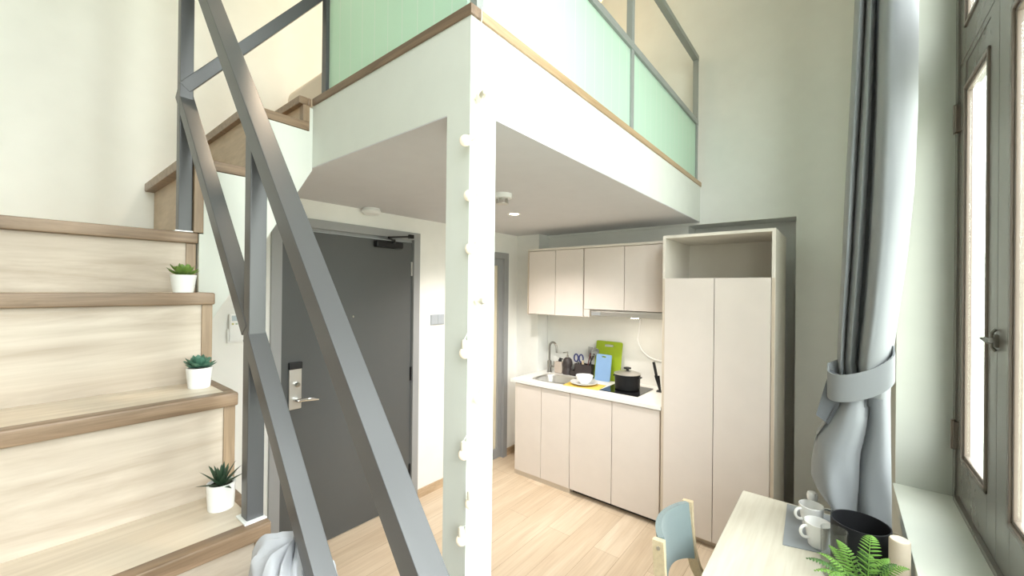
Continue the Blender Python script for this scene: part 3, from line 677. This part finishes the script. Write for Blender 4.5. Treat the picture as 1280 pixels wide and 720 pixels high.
# ------------------------------------------------------------------ succulents
def pot_at(name, label, loc, rt, rb, h, leafmat, kind):
    t = thing(name, label, 'potted plant', loc, 'small potted plants on the stairs')
    x, y, z = loc
    MB().lathe([(0, 0), (rb, 0), (rb + .001, .002), (rt, h), (rt - .004, h), (rt - .006, h - .008), (0, h - .008)], loc, 32).build('pot', POT, t)
    MB().lathe([(0, h - .012), (rt - .006, h - .012), (rt - .006, h - .007), (0, h - .006)], loc, 20).build('soil', SOIL, t)
    q = MB(); rings = {'rosette': [(5, 1.35, .6), (7, .95, .85), (8, .5, 1.0), (9, .15, 1.05)], 'aloe': [(4, 1.45, .85), (6, 1.2, .95), (7, .85, .95), (4, .35, .85)]}[kind]
    for n, el, ln in rings:
        off = random.random() * 2
        for k in range(n):
            a = 2 * pi * k / n + off + random.uniform(-.15, .15); e_ = el + random.uniform(-.12, .12)
            L = (.046 if kind == 'rosette' else .080) * ln * random.uniform(.9, 1.1); wd = .0125 if kind == 'rosette' else .0085
            d = Vector((math.cos(a) * math.cos(e_), math.sin(a) * math.cos(e_), math.sin(e_))); s = Vector((-math.sin(a), math.cos(a), 0)); u2 = d.cross(s) * -1
            if u2.z < 0: u2 = -u2
            rows = []
            prof = [(0, .5), (.2, .8), (.5, 1), (.75, .8), (.9, .45), (1, .03)] if kind == 'rosette' else [(0, .9), (.15, 1), (.4, .85), (.7, .5), (.9, .2), (1, .02)]
            for tt, wv in prof:
                curve = u2 * (L * .22 * tt * tt) if kind == 'rosette' else Vector((0, 0, -L * .12 * tt * tt))
                c = Vector((x, y, z + h - .010 + (.012 if kind == 'rosette' else 0))) + d * L * tt + curve
                rows.append([c - s * wd * wv, c + u2 * wd * .12 * wv, c + s * wd * wv, c - u2 * wd * .45 * wv])
            q.grid(rows, cu=True)
    q.build('leaves', leafmat, t); return t
pot_at('potted_succulent', 'potted bright green rosette succulent, topmost on the stairs', (-1.80, .383, 1.675), .038, .028, .062, LEAF1, 'rosette')
pot_at('potted_succulent', 'potted blue-green rosette succulent on the middle step', (-1.641, .394, 1.365), .036, .029, .066, LEAF2, 'rosette')
pot_at('potted_aloe', 'potted dark spiky aloe on the lowest visible step', (-1.395, .390, 1.056), .036, .031, .074, LEAF3, 'aloe')

# ------------------------------------------------------------------ cloth bundle beside the stairs
from mathutils import noise as nz
q = []; NA = 96; BX, BY, BZ = -1.0, .43, .748
prof = [(0.0, .075), (.03, .088), (.35, .086), (.6, .080), (.8, .068), (.92, .048), (.98, .025), (1.0, .004)]
prof = [(lerp_[0], lerp_[1]) for lerp_ in prof]
fine = []
for (h0, r0), (h1, r1) in zip(prof, prof[1:]):
    for k in range(5): fine.append((h0 + (h1 - h0) * k / 5, r0 + (r1 - r0) * k / 5))
fine.append(prof[-1])
for h, r in fine:
    row = []
    for k in range(NA):
        a = 2 * pi * k / NA; ca, sa = math.cos(a), math.sin(a)
        n1 = nz.noise((ca * 2.2, sa * 2.2, h * 3)); n2 = nz.noise((ca * 5 + 9, sa * 5, h * 7)); n3 = abs(nz.noise((ca * 4, sa * 4 + 5, h * 4)))
        f1 = 1 + .22 * n1 + .12 * n2 - .25 * n3 * (h > .05)
        zz = BZ + .35 * h + (.05 * n1 + .03 * n2) * h
        row.append((BX + r * 1.5 * f1 * ca, BY + r * 1.15 * f1 * sa, zz))
    q.append(row)
tag(MB().grid(q, cu=True).build('cloth_bundle', CLOTH), 'crumpled pale grey cloth bundle lying at the foot of the railing beside the stairs', 'cloth')

# ------------------------------------------------------------------ desk and chair
dk = thing('desk', 'pale laminate desk under the window sill', 'desk', (-.08, 1.6, 0))
ZD = .74
MB().box(-.36, .185, .95, 2.235, ZD - .03, ZD, .002).build('desktop', DESKM, dk)
for x in (-.32, .14):
    for y in (1.0, 2.185): MB().box(x - .02, x + .02, y - .02, y + .02, 0, ZD - .03, .003).build('leg', PLASTW, dk)
MB().box(-.34, .165, 2.17, 2.19, .62, ZD - .03).box(-.34, .165, .99, 1.01, .62, ZD - .03).build('apron', DESKM, dk)

ch = thing('desk_chair', 'birch chair with teal-grey fabric back pulled up to the desk', 'chair', (-.30, 1.66, 0))
def strip(path, w_, th, y):
    q = MB(); rows = []
    P = [Vector((p[0], y, p[1])) for p in path]
    for i, p in enumerate(P):
        d = (P[min(i + 1, len(P) - 1)] - P[max(i - 1, 0)]).normalized(); nrm = Vector((d.z, 0, -d.x))
        rows.append([p + nrm * th / 2 + Vector((0, w_ / 2, 0)), p + nrm * th / 2 - Vector((0, w_ / 2, 0)), p - nrm * th / 2 - Vector((0, w_ / 2, 0)), p - nrm * th / 2 + Vector((0, w_ / 2, 0))])
    q.grid(rows, cu=True)
    for R in (rows[0], rows[-1]):
        q.bm.faces.new([q.bm.verts.new(v) for v in R])
    bmesh.ops.remove_doubles(q.bm, verts=q.bm.verts, dist=1e-5); bmesh.ops.recalc_face_normals(q.bm, faces=q.bm.faces)
    return q
cyl = []
for y in (1.482, 1.838):
    pth = [(-.505, .80), (-.50, .70), (-.49, .60), (-.47, .53), (-.44, .48), (-.40, .452), (-.34, .44), (-.22, .44), (-.12, .44)]
    po = strip(pth, .022, .040, y).build('back_post', BIRCH, ch)
    MB().lathe([(0, 0), (.007, 0), (.007, .003), (0, .003)], (-.503, y + (-.011 if y < 1.6 else .011), .775), 12, Matrix.Rotation(pi / 2 if y < 1.6 else -pi / 2, 4, 'X')).build('screw', INOX, po)
    strip([(-.44, .47), (-.47, .25), (-.50, 0)], .024, .036, y).build('leg', BIRCH, ch)
    strip([(-.12, .455), (-.10, .2), (-.09, 0)], .024, .036, y).build('leg', BIRCH, ch)
rows = []
for i in range(9):
    t_ = i / 8; z = .575 + .225 * t_
    sag = .035 * (1 - t_) ** 2
    rows.append([(-.500 - .012 * t_ + .014 * (1 - t_) - .052 * math.sin(pi * j / 16) ** .8, 1.472 + .023 + (1.826 - 1.494) * j / 16, z - 0 + (.03 * math.sin(pi * j / 16)) * (1 - t_)) for j in range(17)])
bk = MB().grid(rows, thick=.022).build('backrest', FABRIC, ch)
rows = []
for i in range(9):
    rows.append([(-.46 + .40 * i / 8, 1.495 + .33 * j / 8, .468 + .03 * (math.sin(pi * i / 8) * math.sin(pi * j / 8)) ** .5) for j in range(9)])
MB().grid(rows, thick=.03).build('seat', FABRIC, ch)

# desk things
mt = MB().prism([(-.182, 2.217), (-.165, 1.85), (.12, 1.93), (.10, 2.225)], 'z', ZD, ZD + .003).build('desk_mat', MATGREY); tag(mt, 'grey felt mat under the mugs on the desk', 'desk mat')
def mug(loc, ang, label):
    t = thing('mug', label, 'mug', loc, 'white mugs on the desk mat')
    MB().lathe([(0, 0), (.027, 0), (.030, .004), (.036, .04), (.043, .088), (.0415, .090), (.040, .088), (.033, .04), (.026, .008), (0, .007)], loc, 36).build('cup', CERAM, t)
    c = Vector(loc) + Vector((0, 0, .05)); d = Vector((math.cos(ang), math.sin(ang), 0))
    pth = [c + d * .036 + Vector((0, 0, .022)), c + d * .052 + Vector((0, 0, .027)), c + d * .064 + Vector((0, 0, .016)), c + d * .064 + Vector((0, 0, -.004)), c + d * .052 + Vector((0, 0, -.018)), c + d * .034 + Vector((0, 0, -.018))]
    sm = []
    for a_, b_ in zip(pth, pth[1:]): sm += [a_.lerp(b_, k / 4) for k in range(4)]
    sm.append(pth[-1])
    for _ in range(6): sm = [sm[0]] + [(sm[k - 1] + sm[k] * 2 + sm[k + 1]) / 4 for k in range(1, len(sm) - 1)] + [sm[-1]]
    MB().tube(sm, .0055, 12).build('handle', CERAM, t)
mug((-.062, 1.925, ZD + .0035), math.radians(218), 'white mug on the desk mat, nearer the camera')
mug((-.088, 2.062, ZD + .0035), math.radians(218), 'white mug behind the nearer one on the desk mat')
jr = thing('sugar_jar', 'small chrome jar with white ball lid behind the mugs', 'jar', (-.085, 2.14, ZD + .0035))
MB().lathe([(0, 0), (.032, 0), (.036, .01), (.036, .065), (.03, .072), (0, .072)], (-.085, 2.14, ZD + .0035), 28).build('jar_body', CHROME, jr)
MB().lathe([(0, .071), (.012, .071), (.018, .085), (.02, .098), (.016, .112), (0, .118)], (-.088, 2.137, ZD + .0035), 24).build('ball_lid', CERAM, jr)
MB().tube([(-.05, 2.16, ZD + .05), (-.022, 2.15, ZD + .055), (-.022, 2.15, ZD + .07)], .006).build('spout', CHROME, jr)
bn = tag(MB().lathe([(0, 0), (.078, 0), (.080, .004), (.082, .165), (.078, .165), (.075, .01), (0, .008)], (.058, 1.86, ZD), 44).build('canister', BLACK), 'open black canister on the desk below the curtain', 'canister')
bn.data.materials.clear(); bn.data.materials.append(mat('black_canister', (.012, .012, .014), .6, spec=.2))
tag(MB().lathe([(0, 0), (.034, 0), (.036, .003), (.037, .16), (.0355, .16), (.034, .008), (0, .006)], (-.012, 1.755, ZD), 36).build('glass_tumbler', CGLASS), 'tall clear tumbler in front of the black canister', 'tumbler')
tag(MB().lathe([(0, 0), (.024, 0), (.026, .003), (.026, .178), (.023, .182), (0, .182)], (.150, 1.775, ZD), 32).build('wooden_cylinder', mat('pale_beige', (.62, .53, .42), .6)), 'pale beige cylinder standing right of the black canister', 'cylinder')

# fern
fn = thing('potted_fern', 'green fern in a pot at the front of the desk', 'potted plant', (.06, 1.52, ZD))
fcx, fcy = .062, 1.50
MB().lathe([(0, 0), (.045, 0), (.048, .004), (.058, .10), (.054, .10), (.050, .085), (0, .085)], (fcx, fcy, ZD), 32).build('pot', POT, fn)
MB().lathe([(0, .08), (.051, .08), (.051, .088), (0, .09)], (fcx, fcy, ZD), 20).build('soil', SOIL, fn)
def frond(az, L, rise, m_, wmax):
    q = MB(); base = Vector((fcx, fcy, ZD + .085)); dh = Vector((math.cos(az), math.sin(az), 0)); P = []
    N = 17
    for i in range(N + 1):
        t_ = i / N; P.append(base + dh * (L * (t_ * .85)) + Vector((0, 0, rise * (1.5 * t_ - .85 * t_ * t_))))
    q.tube(P, [.0018 * (1 - .7 * i / N) for i in range(N + 1)], 6)
    side = Vector((-dh.y, dh.x, 0))
    for i in range(3, N + 1):
        t_ = i / N; tang = (P[i] - P[i - 1]).normalized()
        w_ = wmax * (math.sin(pi * min(1, (t_ * .9 + .08))) ** .6) * (1 - .55 * t_)
        up = tang.cross(side)
        if up.z < 0: up = -up
        for s in (-1, 1):
            d = (side * s + tang * .45).normalized(); hw = L / N * .36
            c = P[i]
            rows = [[c + d * w_ * a - tang * hw * b - up * (w_ * .25 * a * a), c + d * w_ * a + up * .001 - up * (w_ * .25 * a * a), c + d * w_ * a + tang * hw * b - up * (w_ * .25 * a * a), c + d * w_ * a - up * (.0015 + w_ * .25 * a * a)] for a, b in ((0, .5), (.3, 1), (.65, .85), (.9, .45), (1, .05))]
            q.grid(rows, cu=True)
    q.build('frond', m_, fn)
rnd = random.Random(3)
for i in range(22):
    az = 2 * pi * i / 22 * 1.0 + rnd.uniform(-.15, .15)
    frond(az, rnd.uniform(.10, .17), rnd.uniform(.10, .19), FERN if i % 3 else FERN2, rnd.uniform(.024, .034))
frond(1.45, .13, .24, FERN, .04)

# ------------------------------------------------------------------ curtain
cu = thing('curtain', 'grey tied-back curtain hanging beside the window', 'curtain', (.09, 2.05, .8))
C0 = Vector((0, 0, 1.7))
Y0c = 2.05
def pxx(px):   # x on the curtain's mean plane for a column of the photograph
    a = math.radians(-39.004) + math.atan((px - 640) / 507.64); return Y0c * math.tan(a)
def lerp(t, tab):
    for (a, va), (b, vb) in zip(tab, tab[1:]):
        if t <= b: return va + (vb - va) * max(0, (t - a)) / (b - a)
    return tab[-1][1]
XLt = [(.755, 1021), (.80, 1014), (.90, 1015), (1.05, 1021), (1.16, 1037), (1.25, 1047), (1.33, 1051), (1.42, 1047), (1.55, 1048), (1.75, 1051), (2.1, 1055), (2.5, 1061), (2.9, 1066), (3.7, 1072)]
XRt = [(.755, 1121), (1.0, 1119), (1.3, 1117), (1.42, 1118), (1.6, 1126), (1.85, 1138), (2.1, 1146), (2.4, 1150), (2.8, 1150), (3.7, 1148)]
B1 = [(.755, .0), (1.22, .02), (1.40, .14), (3.7, .20)]
B2 = [(.755, .60), (1.22, .62), (1.40, .36), (2.2, .34), (3.7, .36)]
rows = []; NU = 90; NZ = 70
for i in range(NZ + 1):
    z = .765 + (3.62 - .765) * i / NZ
    xl, xr = pxx(lerp(z, XLt)), pxx(lerp(z, XRt)); b1, b2 = lerp(z, B1), lerp(z, B2)
    pinch = math.exp(-((z - 1.36) / .10) ** 2)
    row = []
    for j in range(NU + 1):
        u = j / NU
        gp = .0 if z < 1.3 else lerp(z, [(1.3, .02), (1.6, .07), (2.2, .06), (2.7, .03), (3.7, .02)])
        if u < b1: s_ = u / max(b1, 1e-3); amp = .07; ph = math.sin(pi * s_)
        elif u < b2: s_ = (u - b1) / (b2 - b1); amp = .09; ph = math.sin(pi * s_)
        elif u < b2 + gp: amp = .09; ph = -.25
        else: s_ = (u - b2 - gp) / (1 - b2 - gp); amp = .17 if z > 1.3 else .07; ph = math.sin(pi * s_ ** (.55 if z > 1.3 else 1))
        ph = max(ph, 0) ** (.5 if z < 1.3 else .7) if ph > 0 else ph
        y = Y0c + .08 - amp * ph * (1 - .35 * pinch) - (.03 if z < 1.3 and b1 <= u < b2 else 0) * ph
        y += .006 * nz.noise((u * 5, z * 3, 1)) + (.014 * math.sin(u * 14 + z * 9) * math.exp(-((z - .86) / .12) ** 2))
        zz = z
        hem = lerp(u, [(0, .905), (.25, .865), (.6, .80), (.66, .775), (1, .765)])
        if z < 1.3: zz = hem + (z - .765) * (1.3 - hem) / .535
        row.append((xl + (xr - xl) * u, y, zz))
    # back sheet closes the bunch
    for j in range(NU, -1, -6):
        u = j / NU; row.append((xl + (xr - xl) * u, Y0c + .12 + .01 * math.sin(u * 20), row[min(j, NU)][2]))
    rows.append(row)
MB().grid(rows, cu=True).build('drape', CURT, cu)
# tie-back band: tilted loop
rows = []
N = 48
for vv in range(5):
    row = []
    for k in range(N):
        a = 2 * pi * k / N
        cxm = (pxx(1037) + pxx(1118)) / 2; hw = (pxx(1118) - pxx(1037)) / 2 + .006
        x = cxm + hw * math.cos(a); y = Y0c + .02 - .075 * math.sin(a)
        zc = 1.385 + .045 * math.cos(a) - .035 * max(0, math.sin(a)) + (.02 if math.sin(a) < 0 else 0)
        v_ = vv / 4 - .5
        row.append((x, y + .004 * abs(v_), zc + v_ * .105))
    rows.append(row)
MB().grid(rows, thick=.006, cu=True).build('tieback', CURT, cu)
MB().prism([(pxx(1038), 1.39), (pxx(1060), 1.36), (pxx(1042), 1.16), (pxx(1021), 1.20)], 'y', Y0c + .02, Y0c + .028).build('tieback_tail', CURTD, cu)
MB().tube([(.09, -1.2, 3.66), (.09, 2.9, 3.66)], .012).build('curtain_rod', INOX, cu)
MB().box(.085, .195, 2.6, 2.63, 3.65, 3.67).build('rod_bracket', INOX, cu)
